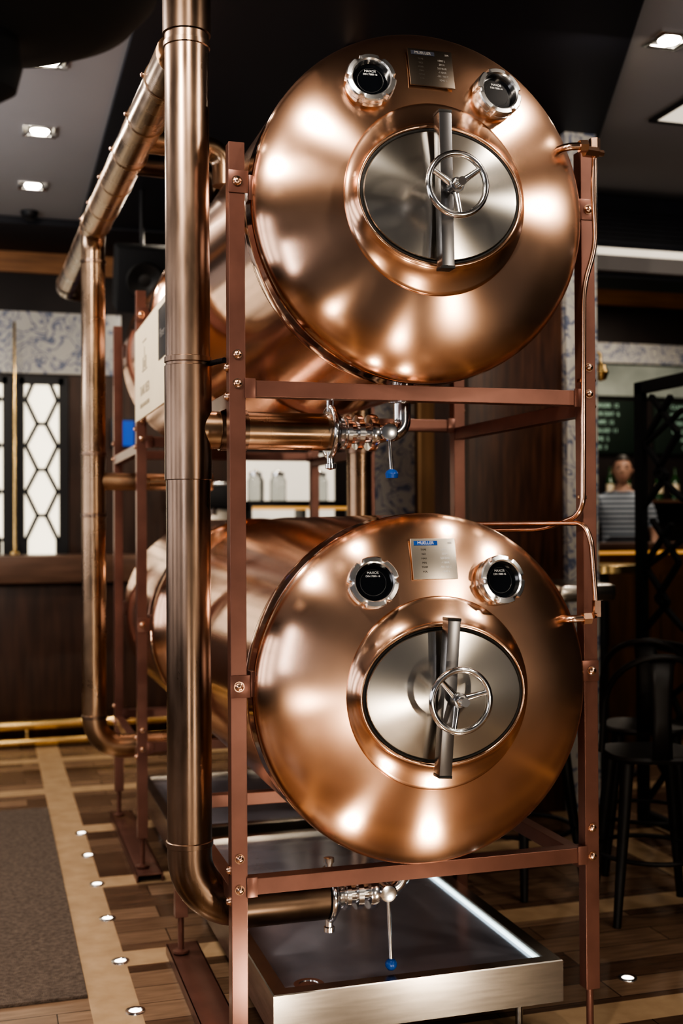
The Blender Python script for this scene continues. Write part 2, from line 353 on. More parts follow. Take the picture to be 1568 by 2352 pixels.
# ------------------------------------------------------------ copper pipework
def ring(par,p,d,r,w=.02,m='pipe',t=.004):
    lathe('coupling_ring',[(-w/2-.002,r),(-w/2,r+t),(w/2,r+t),(w/2+.002,r)],p,d,m,par,seg=40)
def valve(par,p,topz,lever,knob):
    x,y,z=p
    V=lathe('valve',[(0,.055),(0,.072),(.014,.074),(.022,.066),(.032,.052),(.045,.042),(.05,.042),(.052,.050),(.064,.050),(.066,.034),(.084,.034),(.086,.052),(.102,.052),(.104,.030),(.122,.030),(.124,.054),(.135,.057),(.148,.054),(.150,.028),(.16,.028),(.16,.0)],p,(1,0,0),'steel',par,seg=40)
    bm=bmesh.new(); torus_bm(bm,(x+.006,y,z),(1,0,0),.073,.009,48,12); obj('flange_clamp',fin(bm,'f'),'steel',V)
    for s in(1,-1):
        lathe('clamp_screw',[(-.015,0),(-.015,.011),(.018,.011),(.02,.016),(.033,.016),(.038,0)],(x+.006,y-.005,z+s*.075),(0,0,s),'steel',V,seg=12)
    tube('outlet_elbow',[(x+.15,y,z),(x+.235,y,z),(x+.235,y,topz)],.026,'steel',V,R=.06,seg=24)
    lathe('union_nut',[(-.046,.026),(-.044,.042),(-.014,.042),(-.012,.034),(0,.034),(0,0)],(x+.235,y,topz),(0,0,1),'steel',V,seg=24,rad=lambda k,i,r:r-(.005 if (k in(1,2) and i%4==0) else 0))
    lathe('valve_hub',[(-.05,0),(-.05,.028),(.052,.028),(.056,.024),(.060,0)],(x+.175,y,z),(0,-1,0),'steel',V,seg=32)
    Lv=tube('lever',[(x+.175,y-.050,z-.02),(x+.178,y-.064,z-lever)],.0058,'steel',V,R=0,seg=12)
    if knob=='ball':
        lathe('lever_knob',[(-.018,0),(-.015,.010),(-.006,.017),(.004,.018),(.013,.013),(.018,.004),(.018,0)],(x+.178,y-.064,z-lever-.014),(0,0,1),'blue',Lv,seg=24)
    else:
        lathe('lever_knob',[(-.014,0),(-.013,.018),(.0,.020),(.008,.016),(.014,.006),(.014,0)],(x+.178,y-.064,z-lever-.01),(0,0,1),'blue',Lv,seg=24)
    return V
P1=thing('copper_pipe','tall aged copper pipe with side branches and chrome valves beside rack','pipe',(-.109,.15,0))
O=Vector((-.109,.15,0))
def l1(x,y,z): return Vector((x,y,z))-O
r1=.0635
tube('riser',[l1(-.109,.15,3.75),l1(-.109,.15,.479),l1(.295,.15,.479)],r1,'pipe',P1,R=.15,seg=48)
tube('branch',[l1(-.10,.15,1.846),l1(.31,.15,1.846)],.055,'pipeh',P1,R=0,seg=40)
tube('lower_sleeve',[l1(.02,.15,.479),l1(.29,.15,.479)],.071,'pipedark',P1,R=0,seg=40)
tube('upper_sleeve',[l1(-.02,.15,1.846),l1(.06,.15,1.846)],.059,'pipe',P1,R=0,seg=40)
lathe('tee_sleeve',[(1.70,r1),(1.702,r1+.004),(2.02,r1+.004),(2.022,r1)],l1(-.109,.15,0),(0,0,1),'pipe',P1,seg=48)
for z in(2.02,2.045,1.72,.665,2.95): ring(P1,l1(-.109,.15,z),(0,0,1),r1,.014)
lathe('dark_crown',[(2.98,r1),(2.982,r1+.006),(3.748,r1+.006)],l1(-.109,.15,0),(0,0,1),'pipedark',P1,seg=48)
tube('wall_strap',[l1(-.05,.13,2.035),l1(-.022,.05,2.035)],.008,'black',P1,R=0,seg=12)
valve(P1,l1(.308,.15,1.846),1.982,.115,'cap')
valve(P1,l1(.297,.15,.479),.606,.19,'ball')
P2=thing('copper_pipe','overhead copper pipe turning down into a riser beside the rack','pipe',(-.197,2.265,0)); O=Vector((-.197,2.265,0))
r2=.054; zo=2.93; r3=.064
tube('overhead_run',[l1(-.125,.215,zo+.02),l1(-.196,2.20,zo)],r3,'pipeh',P2,R=0,seg=40)
tube('riser',[l1(-.193,2.05,zo),l1(-.197,2.265,zo),l1(-.197,2.265,.56),l1(.3,2.265,.56)],r2,'pipeh',P2,R=.13,seg=40)
tube('far_extension',[l1(-.20,2.25,zo),l1(-.235,3.70,zo),l1(-.02,3.74,zo)],.058,'pipe',P2,R=.10,seg=40)
ring(P2,l1(-.233,3.50,zo),(0,1,0),.058,.03,'pipedark')
for t in(.1,.27,.45,.62,.8,.93):
    p=Vector((-.125,.215,zo+.02)).lerp(Vector((-.197,2.265,zo)),t); ring(P2,p-O,(-.035,1,-.01),r3,.016,'pipeh',.003)
    bolt(p-O+Vector((-.065,0,.01)),(-1,0,.2),P2,.008)
for z in(2.78,1.90,1.62,.70): ring(P2,l1(-.197,2.265,z),(0,0,1),r2,.014)
for y in(.95,1.22):
    tube('side_branch',[l1(-.16,y,zo),l1(.16,y+.03,zo),l1(.16,y+.03,2.80)],.042,'pipedark' if y>1 else 'pipeh',P2,R=.09,seg=32)
tube('mid_branch',[l1(-.17,2.265,1.775),l1(.35,2.265,1.775)],.04,'pipeh',P2,R=0,seg=32)
P3=thing('copper_pipe','upright pale copper pipe standing between the two racks','pipe',(.937,1.82,0))
tube('riser',[(0,0,0),(0,0,3.70)],.056,'pipeh',P3,R=0,seg=40)
lathe('floor_flange',[(0,.07),(.012,.07),(.016,.06)],(0,0,0),(0,0,1),'pipeh',P3,seg=40)
ring(P3,(0,0,1.9),(0,0,1),.056)
Tt=thing('copper_tube','thin copper tubing clipped along the rack post','tube',(1.08,0,0)); O=Vector((1.08,0,0))
tube('tube_run',[l1(1.035,-.115,2.665),l1(1.062,-.10,2.665),l1(1.062,-.09,2.55),l1(1.078,-.075,2.40),l1(1.05,-.05,2.28),l1(1.045,-.045,1.60),l1(1.0,.12,1.553),l1(.86,.5,1.55)],.008,'bolt',Tt,R=.05,seg=16)
tube('tube_run',[l1(1.035,-.115,1.30),l1(1.058,-.10,1.30),l1(1.058,-.07,1.52),l1(1.05,-.04,1.572),l1(.98,.12,1.572),l1(.84,.5,1.57)],.008,'bolt',Tt,R=.04,seg=16)
for z in(2.665,1.30):
    lathe('hex_union',[(-.024,0),(-.024,.017),(.024,.017),(.024,0)],l1(1.062,-.10,z+.02),(0,0,1),'bolt',Tt,seg=6)
lathe('hex_union',[(-.015,0),(-.015,.016),(.03,.016),(.03,.010),(.05,.010),(.05,0)],l1(1.035,-.113,2.665),(1,0.1,0),'bolt',Tt,seg=6)
for z in(2.0,1.05+.6): box('pipe_clip',l1(1.05,-.032,z),(.02,.02,.012),'bolt',Tt,.001)
# ------------------------------------------------------------ drip trays
def tray(x0,x1,y0,y1,label):
    z0,h=.125,.25
    T=thing('drip_tray',label,'tray',((x0+x1)/2,(y0+y1)/2,0)); O=Vector(T.location)
    def q(x,y,z): return Vector((x,y,z))-O
    bm=bmesh.new()
    def rect(x0,x1,y0,y1,z): return [bm.verts.new(q(x,y,z)) for x,y in((x0,y0),(x1,y0),(x1,y1),(x0,y1))]
    R_=[rect(x0,x1,y0,y1,z0),rect(x0,x1,y0,y1,h-.003),rect(x0+.003,x1-.003,y0+.003,y1-.003,h),rect(x0+.045,x1-.045,y0+.045,y1-.045,h),rect(x0+.048,x1-.048,y0+.048,y1-.048,h-.022)]
    for A,B in zip(R_,R_[1:]):
        for i in range(4): bm.faces.new((A[i],A[(i+1)%4],B[(i+1)%4],B[i]))
    bm.faces.new(R_[0])
    obj('tray_rim',fin(bm,'t'),'tray',T,smooth=False)
    boxr('tray_floor',q(x0+.047,y0+.047,h-.03),q(x1-.047,y1-.047,h-.022),'trayin',T,0)
    boxr('led_strip',q(x1-.055,y0+.08,h-.0215),q(x1-.049,y1-.1,h-.012),'led',T,0)
    lathe('drain',[(0,.045),(.003,.045),(.003,.03),(.001,.03),(.001,0)],q(x0+.13,y0+.10,h-.022),(0,0,1),'steel',T,seg=24)
    for x in(x0+.1,x1-.1):
        for y in(y0+.1,y1-.1): lathe('leg',[(0,.02),(.01,.02),(.012,.012),(z0,.012)],q(x,y,0),(0,0,1),'tray',T,seg=12)
tray(.105,1.005,.026,1.735,'stainless steel drip tray with lit inner edge beneath the tank')
tray(.105,1.005,1.90,3.05,'stainless steel drip tray beneath the tanks by the bar counter')
# ------------------------------------------------------------ sign
SG=thing('sign_board','cream sign board with faint lettering fixed between the racks','sign',(-.04,1.45,2.03)); O=Vector((-.04,1.45,2.03))
boxr('board',l1(-.045,.98,2.02),l1(-.035,1.95,2.41),'cream',SG,.002)
boxr('dark_panel',l1(-.048,1.0,2.19),l1(-.0452,1.20,2.38),'black',SG,.001)
mt=lambda y,z:facing(l1(-.0485,y,z),(-1,0,0))
text('lettering','Pilsner',.05,'platetext',SG,mt(1.10,2.28),.0005)
mt=lambda y,z:facing(l1(-.0455,y,z),(-1,0,0))
text('lettering','TANK BEER',.058,'inksoft',SG,mt(1.62,2.13),.0005)
text('lettering','FRESH AND UNFILTERED',.026,'inksoft',SG,mt(1.62,2.07),.0005)
multi('brewery_emblem',[(l1(-.0455,1.62,2.21),(.002,.16,.004)),(l1(-.0455,1.575,2.24),(.002,.018,.05)),(l1(-.0455,1.665,2.24),(.002,.018,.05)),(l1(-.0455,1.62,2.235),(.002,.03,.03)),(l1(-.0455,1.62,2.28),(.002,.01,.05)),(l1(-.0455,1.62,2.33),(.002,.12,.004))],'inksoft',SG,0)
# ------------------------------------------------------------ room
XL,XR,YB,YF,ZC=-5,7,6.2,-6,3.75
structure(boxr('floor',(XL,YF,-.1),(XR,YB,0),'floor',None,0))
structure(boxr('ceiling',(XL,YF,ZC),(XR,YB,ZC+.1),'ceil',None,0))
structure(boxr('wall_back',(XL,YB,0),(XR,YB+.1,ZC),'wall',None,0))
structure(boxr('wall_left',(XL-.1,YF,0),(XL,YB,ZC),'wall',None,0))
structure(boxr('wall_right',(XR,YF,0),(XR+.1,YB,ZC),'wall',None,0))
def poly(name,pts,z0,z1,m):
    bm=bmesh.new(); a=[bm.verts.new((x,y,z0)) for x,y in pts]; b=[bm.verts.new((x,y,z1)) for x,y in pts]
    bm.faces.new(a); bm.faces.new(b)
    for i in range(len(pts)): j=(i+1)%len(pts); bm.faces.new((a[i],a[j],b[j],b[i]))
    return obj(name,fin(bm,name),m,None,smooth=False)
structure(poly('trim_1',[(-.10,YF),(.9,YF),(1.2,-.7),(1.95,1.09),(2.64,2.7),(2.64,5.3),(-.03,5.3)],3.715,3.749,'dark'))
structure(boxr('ceiling_shade_slab',(XL,5.3,3.70),(XR,YB-.001,3.749),'dark',None,0))  # dark slab standing in for shade at the far end of the ceiling
structure(boxr('trim_3',(XL,YB-.04,3.54),(XR,YB-.001,3.70),'orange',None,0))
structure(boxr('trim_4',(XL,YB-.03,2.76),(.35,YB-.001,3.24),'delft',None,0))
structure(boxr('trim_5',(2.6,YB-.03,3.02),(XR,YB-.001,3.20),'delft',None,0))
structure(boxr('trim_6',(2.66,3.55,3.17),(XR,3.9,3.7),'dark',None,.0))
structure(boxr('trim_7',(2.66,3.50,3.30),(XR,3.552,3.35),'litdim',None,0))
structure(boxr('trim_8',(2.66,3.49,3.20),(XR,3.552,3.299),'ceil',None,0))
structure(boxr('trim_9',(-.06,YB-.03,1.2),(1.25,YB-.001,2.75),'wood',None,0))
structure(boxr('wall_column_wood',(1.80,2.6,0),(2.36,3.1,ZC),'woodwarm',None,.004))
structure(boxr('wall_column_tile',(2.362,2.55,0),(2.55,3.15,ZC),'delft',None,.004))
structure(boxr('wall_pier_tile',(1.64,3.9,0),(1.98,4.2,ZC),'delft',None,.004))
structure(boxr('wall_pier_oak',(2.0,3.85,0),(2.22,4.2,ZC),'tan',None,.004))
vt=thing('air_vent','slatted dark air vent in the ceiling bulkhead','vent',(4.4,3.54,3.42))
multi('slats',[((0,0,.03*i),(2.6,.012,.006)) for i in range(7)],'black',vt,0)
box('vent_frame',(0,.008,.09),(2.7,.004,.24),'dark',vt,.001)
for k,(ya,yb) in enumerate(((-3.2,-2.0),(-.9,.3),(1.4,2.6),(3.6,4.8))):  # unseen windows added so the copper shells have brightness to reflect
    w=structure(thing('window_%d'%(10+k),'added unseen bright window in black frame lighting the copper shells','window',(XL+.03,(ya+yb)/2,.9)))
    boxr('pane',(0,ya-(ya+yb)/2,0),(.01,yb-(ya+yb)/2,2.1),'addwin',w,0)
    hw=(yb-ya)/2
    multi('window_frame',[((.02,-hw,1.05),(.05,.06,2.16)),((.02,hw,1.05),(.05,.06,2.16)),((.02,0,0),(.05,2*hw,.06)),((.02,0,2.1),(.05,2*hw,.06)),((.02,0,1.05),(.04,.04,2.1)),((.02,0,1.4),(.04,2*hw,.04))],'black',w,.002)
def lattice_window(n,x0,x1,z0,z1):
    y=YB-.06; w=structure(thing('window_%d'%n,'backlit cream window with black lattice','window',((x0+x1)/2,y,z0)))
    cx=(x1-x0)/2; hh=z1-z0
    box('pane',(0,.02,hh/2),(x1-x0,.01,hh),'lit',w,0)
    L=[((-cx,0,hh/2),(.07,.03,hh)),((cx,0,hh/2),(.07,.03,hh)),((0,0,0.02),(x1-x0,.03,.06)),((0,0,hh-.02),(x1-x0,.03,.06))]
    Z=[(0,.72),(.12,.72),(.25,.20),(.38,.72),(.50,.20),(.63,.72),(.75,.20),(.88,.72),(1,.30)]
    for sx in(-1,1):
        for (za,xa),(zb,xb) in zip(Z,Z[1:]):
            a=Vector((sx*xa*cx,0,za*hh)); b=Vector((sx*xb*cx,0,zb*hh)); d=b-a
            L.append(((a+b)/2,(.030,.025,d.length+.016),Matrix.Rotation(atan2(d.x,d.z),3,'Y')))
    for z in(.25,.50,.75): L.append(((0,0,hh*z),(.4*cx,.022,.026)))
    for z in(.12,.38,.63,.88):
        for sx in(-1,1): L.append(((sx*.86*cx,0,hh*z),(.28*cx,.022,.026)))
    multi('lattice',L,'black',w,0)
lattice_window(1,-.43,-.10,1.3,2.72); lattice_window(2,-.93,-.52,1.3,2.72); lattice_window(3,-1.5,-1.05,1.3,2.72); lattice_window(5,-2.2,-1.7,1.3,2.72)  # leftmost one is added out of view to brighten shell reflections
structure(boxr('window_4',(1.3,YB-.05,1.6),(2.1,YB-.01,2.16),'litdim',None,0))
CT=thing('bar_counter','dark walnut bar counter with brass foot rail','counter',(-1.5,5.75,0)); O=Vector((-1.5,5.75,0))
boxr('counter_body',l1(-4.9,5.58,0),l1(2.4,5.9,1.15),'wood',CT,.004)
boxr('counter_top',l1(-4.9,5.50,1.16),l1(2.4,6.0,1.36),'woodcap',CT,.008)
for z,rr in((.04,.03),(.16,.035)): tube('foot_rail',[l1(-4.9,5.42,z),l1(2.4,5.42,z)],rr,'brass',CT,R=0,seg=20)
for x in(-3,-1.5,-.4,1.2): tube('rail_bracket',[l1(x,5.6,.16),l1(x,5.42,.16),l1(x,5.42,.03)],.015,'brass',CT,R=.05,seg=12)
bp=thing('brass_pole','thin polished brass pole rising from the bar counter','pole',(-.47,5.97,1.36)); lathe('pole',[(0,.03),(.02,.03),(.03,.010),(1.75,.010),(1.77,0)],(0,0,0),(0,0,1),'brass',bp,seg=20)
SH=thing('bar_shelf','black bar shelf standing on the walnut counter','shelf',(1.65,5.75,1.36)); 
boxr('shelf_board',(-.4,-.15,.36),(.5,.15,.40),'black',SH,.002)
for x in(-.38,.05,.48): boxr('upright',(x-.01,-.14,0),(x+.01,.14,.36),'black',SH,.001)
boxr('lit_strip',(-.37,-.152,.33),(.46,-.148,.355),'amber',SH,0)
def jar(loc,s=1,first=[None]):
    if first[0] is None:
        T=thing('glass_jar','clear glass jar with steel lid on the bar shelf','jar',loc,'glass jars on the bar shelf')
        lathe('jar_body',[(0,0),(0,.06),(.01,.065),(.16,.065),(.19,.05),(.2,.05)],(0,0,0),(0,0,1),'clear',T,seg=24)
        lathe('lid',[(.2,.052),(.225,.052),(.23,.02),(.245,.014),(.25,0)],(0,0,0),(0,0,1),'steel',T,seg=24); first[0]=T; return T
    return deep_copy(first[0],loc)
for x in(1.34,1.52,1.86): jar((x,5.75,1.76))
CM=thing('coffee_machine','black and steel coffee machine on the walnut counter','machine',(.98,5.75,1.36))
boxr('machine_body',(-.2,-.18,0),(.2,.18,.22),'black',CM,.015); boxr('machine_top',(-.22,-.2,.34),(.22,.18,.52),'black',CM,.02)
boxr('back_column',(-.2,.05,.2),(.2,.17,.36),'steelb',CM,.005); boxr('cup_rail',(-.2,-.18,.52),(.2,.16,.54),'steel',CM,.002)
lathe('group_head',[(0,.03),(.05,.035),(.05,0)],(0,-.1,.29),(0,0,1),'steel',CM,seg=16)
TV=thing('screen','small dim blue screen on the panelled wall','screen',(.36,6.1,2.2)); boxr('screen_frame',(-.10,0,-.02),(.10,.06,.22),'black',TV,.003); boxr('display',(-.08,-.004,0),(.08,-.001,.20),'blueled',TV,0)
SP=thing('loudspeaker','black loudspeaker hanging from the dark ceiling','loudspeaker',(.28,4.3,3.0))
box('cabinet',(0,0,.15),(.34,.3,.4),'matte',SP,.02,Matrix.Rotation(.35,3,'X')); lathe('speaker_cone',[(0,.12),(.02,.11),(-.01,.04),(0,0)],(0,-.16,.10),(0,-1,-.35),'rubber',SP,seg=24); tube('bracket',[(0,0,.3),(0,0,.745)],.015,'black',SP,R=0,seg=10)
# ------------------------------------------------------------ ceiling spots
def spot(loc,first=[None]):
    if first[0] is None:
        T=thing('downlight','square recessed ceiling downlight with bright lamp','downlight',loc,'ceiling downlights')
        multi('frame',[((-.075,0,-.004),(.03,.18,.012)),((.075,0,-.004),(.03,.18,.012)),((0,.075,-.004),(.13,.03,.012)),((0,-.075,-.004),(.13,.03,.012))],'steel',T,.001)
        box('recess',(0,0,-.001),(.12,.12,.004),'black',T,0)
        lathe('lamp',[(-.016,0),(-.016,.03),(-.012,.044),(-.003,.05)],(0,0,0),(0,0,1),'lamp',T,seg=24); first[0]=T; return T
    return deep_copy(first[0],loc)
spots=[(-.385,2.40),(-.385,3.42),(-.385,4.49),(-.385,1.35),(-1.5,2.4),(-1.5,.3),(-1.5,-1.8),(2.28,1.40),(2.6,-.6),(2.9,2.2),(-.6,-2.6),(2.4,-3.0),(-2.8,-3.2)]
for x,y in spots: spot((x,y,3.749))
sd=thing('smoke_detector','dark dome ceiling sensor','sensor',(-.385,5.15,3.749)); lathe('dome',[(-.06,0),(-.055,.03),(-.03,.055),(0,.06)],(0,0,0),(0,0,1),'black',sd,seg=24)
lp=thing('ceiling_light_panel','lit rectangular ceiling light panel','light panel',(2.95,2.05,3.74)); box('panel',(0,0,-.004),(.35,.5,.01),'litdim',lp,0); multi('frame',[((-.19,0,-.006),(.03,.56,.014)),((.19,0,-.006),(.03,.56,.014)),((0,.265,-.006),(.38,.03,.014)),((0,-.265,-.006),(.38,.03,.014))],'black',lp,0)
def flight(loc,first=[None]):
    if first[0] is None:
        T=thing('floor_light','round steel recessed floor light, lit','floor light',loc,'round floor lights')
        lathe('ring',[(0,.033),(.004,.032),(.005,.022),(.002,.020)],(0,0,0),(0,0,1),'steel',T,seg=32)
        lathe('lens',[(.0,.020),(.003,.019),(.004,0)],(0,0,0),(0,0,1),'flamp',T,seg=32); first[0]=T; return T
    return deep_copy(first[0],loc)
for y in(.648,1.10,1.58,2.05,2.52,2.94,.2): flight((-.206,y,.0))
flight((1.45,.41,0)); flight((1.25,1.2,0))
cp=boxr('carpet_mat',(-2.6,.80,.0),(-.345,3.52,.012),'carpet',None,.003); tag(cp,'worn grey brown entrance carpet mat on the parquet','mat')
PL=thing('pendant_lamp','large matte black saucer pendant lamp','lamp',(-.66,-1.15,2.28))
lathe('lamp_shade',[(.10,.045),(.112,.06),(.118,.12),(.13,.19),(.16,.25),(.20,.285),(.205,.285),(.18,.23),(.165,.15),(.17,.06),(.22,.03)],(0,0,0),(0,0,1),'matte',PL,seg=64)
lathe('lamp_body',[(0,0),(.003,.025),(.02,.05),(.06,.06),(.11,.055),(.118,.04)],(0,0,0),(0,0,1),'matte',PL,seg=40)
tube('cord',[(0,0,.2),(0,0,1.465)],.012,'matte',PL,R=0,seg=12)
# ------------------------------------------------------------ right side
def stool(loc,rot,label):
    T=thing('bar_stool',label,'stool',loc,'metal bar stools'); T.rotation_euler=(0,0,rot)
    bm=bmesh.new(); rr=[]
    for (z,k) in((.63,.9),(.628,1.0),(.640,1.03),(.652,1.0),(.650,.9),(.643,.5)):
        rr.append([bm.verts.new((.175*k*(abs(cos(a))**.6)*(1 if cos(a)>0 else -1),.175*k*(abs(sin(a))**.6)*(1 if sin(a)>0 else -1),z)) for a in [2*pi*i/40+.02 for i in range(40)]])
    for A,B in zip(rr,rr[1:]):
        for i in range(40): bm.faces.new((A[i],A[(i+1)%40],B[(i+1)%40],B[i]))
    bm.faces.new(rr[0]); bm.faces.new(rr[-1]); obj('seat',fin(bm,'s'),'seat',T)
    for i in range(4):
        a=pi/4+i*pi/2
        tube('leg',[(cos(a)*.17,sin(a)*.17,.635),(cos(a)*.215,sin(a)*.215,.3),(cos(a)*.26,sin(a)*.26,0)],.014,'seat',T,R=0,seg=12,radii=[.028,.022,.016])
    bm=bmesh.new(); torus_bm(bm,(0,0,.25),(0,0,1),.215,.009,48,10); obj('foot_ring',fin(bm,'f'),'seat',T)
    pts=[(.195*cos(a),.185*sin(a)+.01,.65+.40*sin(pi*k/16)**.4) for k,a in [(k,pi*k/16) for k in range(17)]]
    tube('back_rail',pts,.013,'seat',T,R=0,seg=12)
    bm=bmesh.new(); vs=[]
    for i in range(5):
        a=pi/2+(i-2)*.12
        vs.append([bm.verts.new((.190*cos(a)*w_,.18*sin(a)+.012,z)) for z,w_ in((.65,.9),(.80,.8),(.92,.9),(1.035,1.1))])
    for A,B in zip(vs,vs[1:]):
        for k in range(3): bm.faces.new((A[k],B[k],B[k+1],A[k+1]))
    o=obj('back_splat',fin(bm,'b'),'seat',T); md=o.modifiers.new('s','SOLIDIFY'); md.thickness=.006
    return T
stool((1.90,1.0,0),radians(165),'dark gunmetal bar stool with curved back beside the high counter')
stool((1.58,1.50,0),radians(110),'dark gunmetal bar stool close to the copper rack')
stool((2.25,.45,0),radians(200),'dark gunmetal bar stool near the lattice screen')
stool((2.22,1.55,0),radians(150),'dark gunmetal bar stool tucked beside the lattice screen')
TB=thing('wall_counter','grey steel edged high counter fixed to the wood column','counter',(2.0,2.1,1.2))
boxr('counter_top',(-.1,-.35,0),(.2,.49,.085),'tray',TB,.03); boxr('support',(-.02,.35,-.4),(.02,.49,0),'black',TB,.002)
SCN=thing('lattice_screen','black metal openwork divider screen with crossing bars','screen',(2.62,1.6,0))
L=[((0,.63,1.155),(.04,.06,2.31)),((0,-.2,1.155),(.04,.05,2.31)),((0,-1.0,1.155),(.04,.05,2.31)),((0,-.18,2.28),(.04,1.68,.06)),((0,-.18,.95),(.04,1.68,.05)),((0,-.18,.05),(.04,1.68,.05))]
def sbar(y0,z0,y1,z1,t=.03):
    a=Vector((0,y0,z0)); b=Vector((0,y1,z1)); d=b-a; L.append(((a+b)/2,(t,t*.8,d.length),Matrix.Rotation(-atan2(d.y,d.z),3,'X')))
for base in(-1.0,-.6,-.2,.22):
    for z0,h in((.07,.88),(.98,.64),(1.62,.64)):
        y0,y1=base,base+.41; m_=(y0+y1)/2
        pts=[(y0+.02,z0+h*.1),(m_+.06,z0+h*.32),(y0+.06,z0+h*.62),(m_+.1,z0+h*.95)]
        for p,q in zip(pts,pts[1:]): sbar(*p,*q,.026)
        pts=[(y1-.02,z0+h*.05),(m_-.04,z0+h*.30),(y1-.03,z0+h*.58),(m_-.08,z0+h*.92)]
        for p,q in zip(pts,pts[1:]): sbar(*p,*q,.026)
        sbar(y0+.02,z0+h*.8,y1-.02,z0+h*.55,.022)
multi('lattice',L,'matte',SCN,0)
RB=thing('bar_counter','amber lit oak bar counter with polished top','counter',(4.6,4.3,0))
boxr('counter_body',(-1.9,-.05,0),(2.3,.25,1.38),'barfront',RB,.004); boxr('counter_top',(-1.95,-.15,1.385),(2.35,.3,1.43),'woodcap',RB,.006)
for i in range(9): box('front_panel',(-1.7+i*.42,-.062,.95),(.34,.02,.5),'barfront',RB,.004)
boxr('light_strip',(-1.9,-.12,1.35),(2.3,-.09,1.375),'amber',RB,0)
structure(boxr('floor_bar_platform',(2.75,4.61,0.001),(XR,YB,.35),'wood',None,0))
RT=thing('round_table','round high table with brass rim','table',(3.05,3.4,0)); lathe('table_top',[(1.26,0),(1.26,.22),(1.265,.235),(1.31,.235),(1.315,.22),(1.315,0)],(0,0,0),(0,0,1),'brass',RT,seg=48); lathe('pedestal',[(0,.2),(.02,.2),(.04,.03),(1.26,.03)],(0,0,0),(0,0,1),'black',RT,seg=24)
def menu(x,w):
    T=thing('menu_board','dark green chalk menu board hung on the wall','menu',(x,6.168,2.2),'chalk menu boards'); boxr('board',(-w/2,0,0),(w/2,.032,.48),'chalkb',T,.003)
    for r,(a,b) in enumerate([('CLASSIC BURGER','12'),('SOUP OF THE DAY','6'),('FISH & CHIPS','15'),('GARDEN SALAD','11'),('APPLE PIE','5'),('COFFEE','3')]):
        text('lettering',a+'  '+b,.05,'chalk',T,facing((0,-.002,.43-.075*r),(0,-1,0)),.001)
menu(4.55,.8); menu(5.55,.8)
structure(boxr('window_6',(3.6,YB-.04,2.72),(XR,YB-.01,3.0),'mirror',None,0))  # mirror-like panel on the wall, reflection put in as a faint glow
BS=thing('bottle_shelf','wooden wall shelf holding bottles','shelf',(5.2,6.05,1.75)); boxr('shelf_board',(-1.4,-.14,0),(1.5,.14,.03),'woodcap',BS,.002)
fb=None
for i in range(16):
    loc=(3.95+i*.165,6.03,1.78)
    if fb is None:
        fb=thing('bottle','dark glass bottle on the wooden bar shelf','bottle',loc,'bottles on the bar shelf'); lathe('bottle_body',[(0,0),(0,.036),(.18,.036),(.22,.014),(.29,.013),(.29,0)],(0,0,0),(0,0,1),'bottle',fb,seg=20); lathe('bottle_label',[(.06,.0365),(.14,.0365)],(0,0,0),(0,0,1),'cream',fb,seg=20)
    else: deep_copy(fb,loc)
WS=thing('wall_lamp','small round brass wall lamp beside the tiled column','lamp',(2.62,2.75,2.43)); 
lathe('globe',[(-.05,0),(-.04,.03),(0,.045),(.04,.03),(.05,.015),(.05,0)],(.06,0,0),(0,0,1),'brass',WS,seg=32)
tube('arm',[(-.07,0,.1),(.06,0,.12),(.06,0,.05)],.009,'brass',WS,R=.03,seg=12); lathe('rose',[(0,.04),(.01,.038),(.015,0)],(-.07,0,.1),(1,0,0),'brass',WS,seg=24)
# ------------------------------------------------------------ person
def skinmesh(name,verts,edges,radii,sub=2,root=0):
    me=D.meshes.new(name); me.from_pydata(verts,edges,[]); o=D.objects.new(name,me); COL.objects.link(o)
    md=o.modifiers.new('k','SKIN'); md.use_smooth_shade=True
    for i,r in enumerate(radii):
        s=me.skin_vertices[0].data[i]; s.radius=(r,r*.8) if isinstance(r,float) else r; s.use_root=(i==root)
    sb=o.modifiers.new('s','SUBSURF'); sb.levels=sub; sb.render_levels=sub
    bpy.context.view_layer.update()
    out=D.meshes.new_from_object(o.evaluated_get(bpy.context.evaluated_depsgraph_get())); D.objects.remove(o); return out
PE=thing('person','person with short dark hair in grey striped t-shirt and dark apron','person',(4.10,4.95,.35)); PE.rotation_euler=(0,0,radians(-28))
V=[(0,0,.95),(0,0,1.12),(0,-.01,1.28),(0,0,1.40),(0,-.015,1.48),(0,-.03,1.55),
 (-.15,0,1.395),(-.20,0,1.33),(-.245,.01,1.12),(-.235,-.09,.93),(-.23,-.11,.86),(.15,0,1.395),(.20,0,1.33),(.245,.01,1.12),(.235,-.09,.93),(.23,-.11,.86),
 (-.09,0,.88),(-.1,-.02,.5),(-.1,0,.09),(-.1,-.14,.04),(.09,0,.88),(.1,-.02,.5),(.1,0,.09),(.1,-.14,.04)]
E=[(0,1),(1,2),(2,3),(3,4),(4,5),(3,6),(6,7),(7,8),(8,9),(9,10),(3,11),(11,12),(12,13),(13,14),(14,15),(0,16),(16,17),(17,18),(18,19),(0,20),(20,21),(21,22),(22,23)]
Rr=[(.165,.12),(.155,.11),(.18,.125),(.13,.09),(.06,.06),(.055,.055),.07,.062,.047,.032,(.022,.036),.07,.062,.047,.032,(.022,.036),.10,.07,.045,.036,.10,.07,.045,.036]
me=skinmesh('body',V,E,Rr)
def garment(src,keep,off):
    bm=bmesh.new(); bm.from_mesh(src); bmesh.ops.subdivide_edges(bm,edges=bm.edges,cuts=1,use_grid_fill=True,smooth=.5); bm.normal_update()
    for i,v in enumerate(bm.verts): v.co=v.co+v.normal*off
    bmesh.ops.delete(bm,geom=[v for v in bm.verts if not keep(v.co)],context='VERTS')
    g=D.meshes.new('g'); bm.to_mesh(g); bm.free(); g.materials.clear(); return g
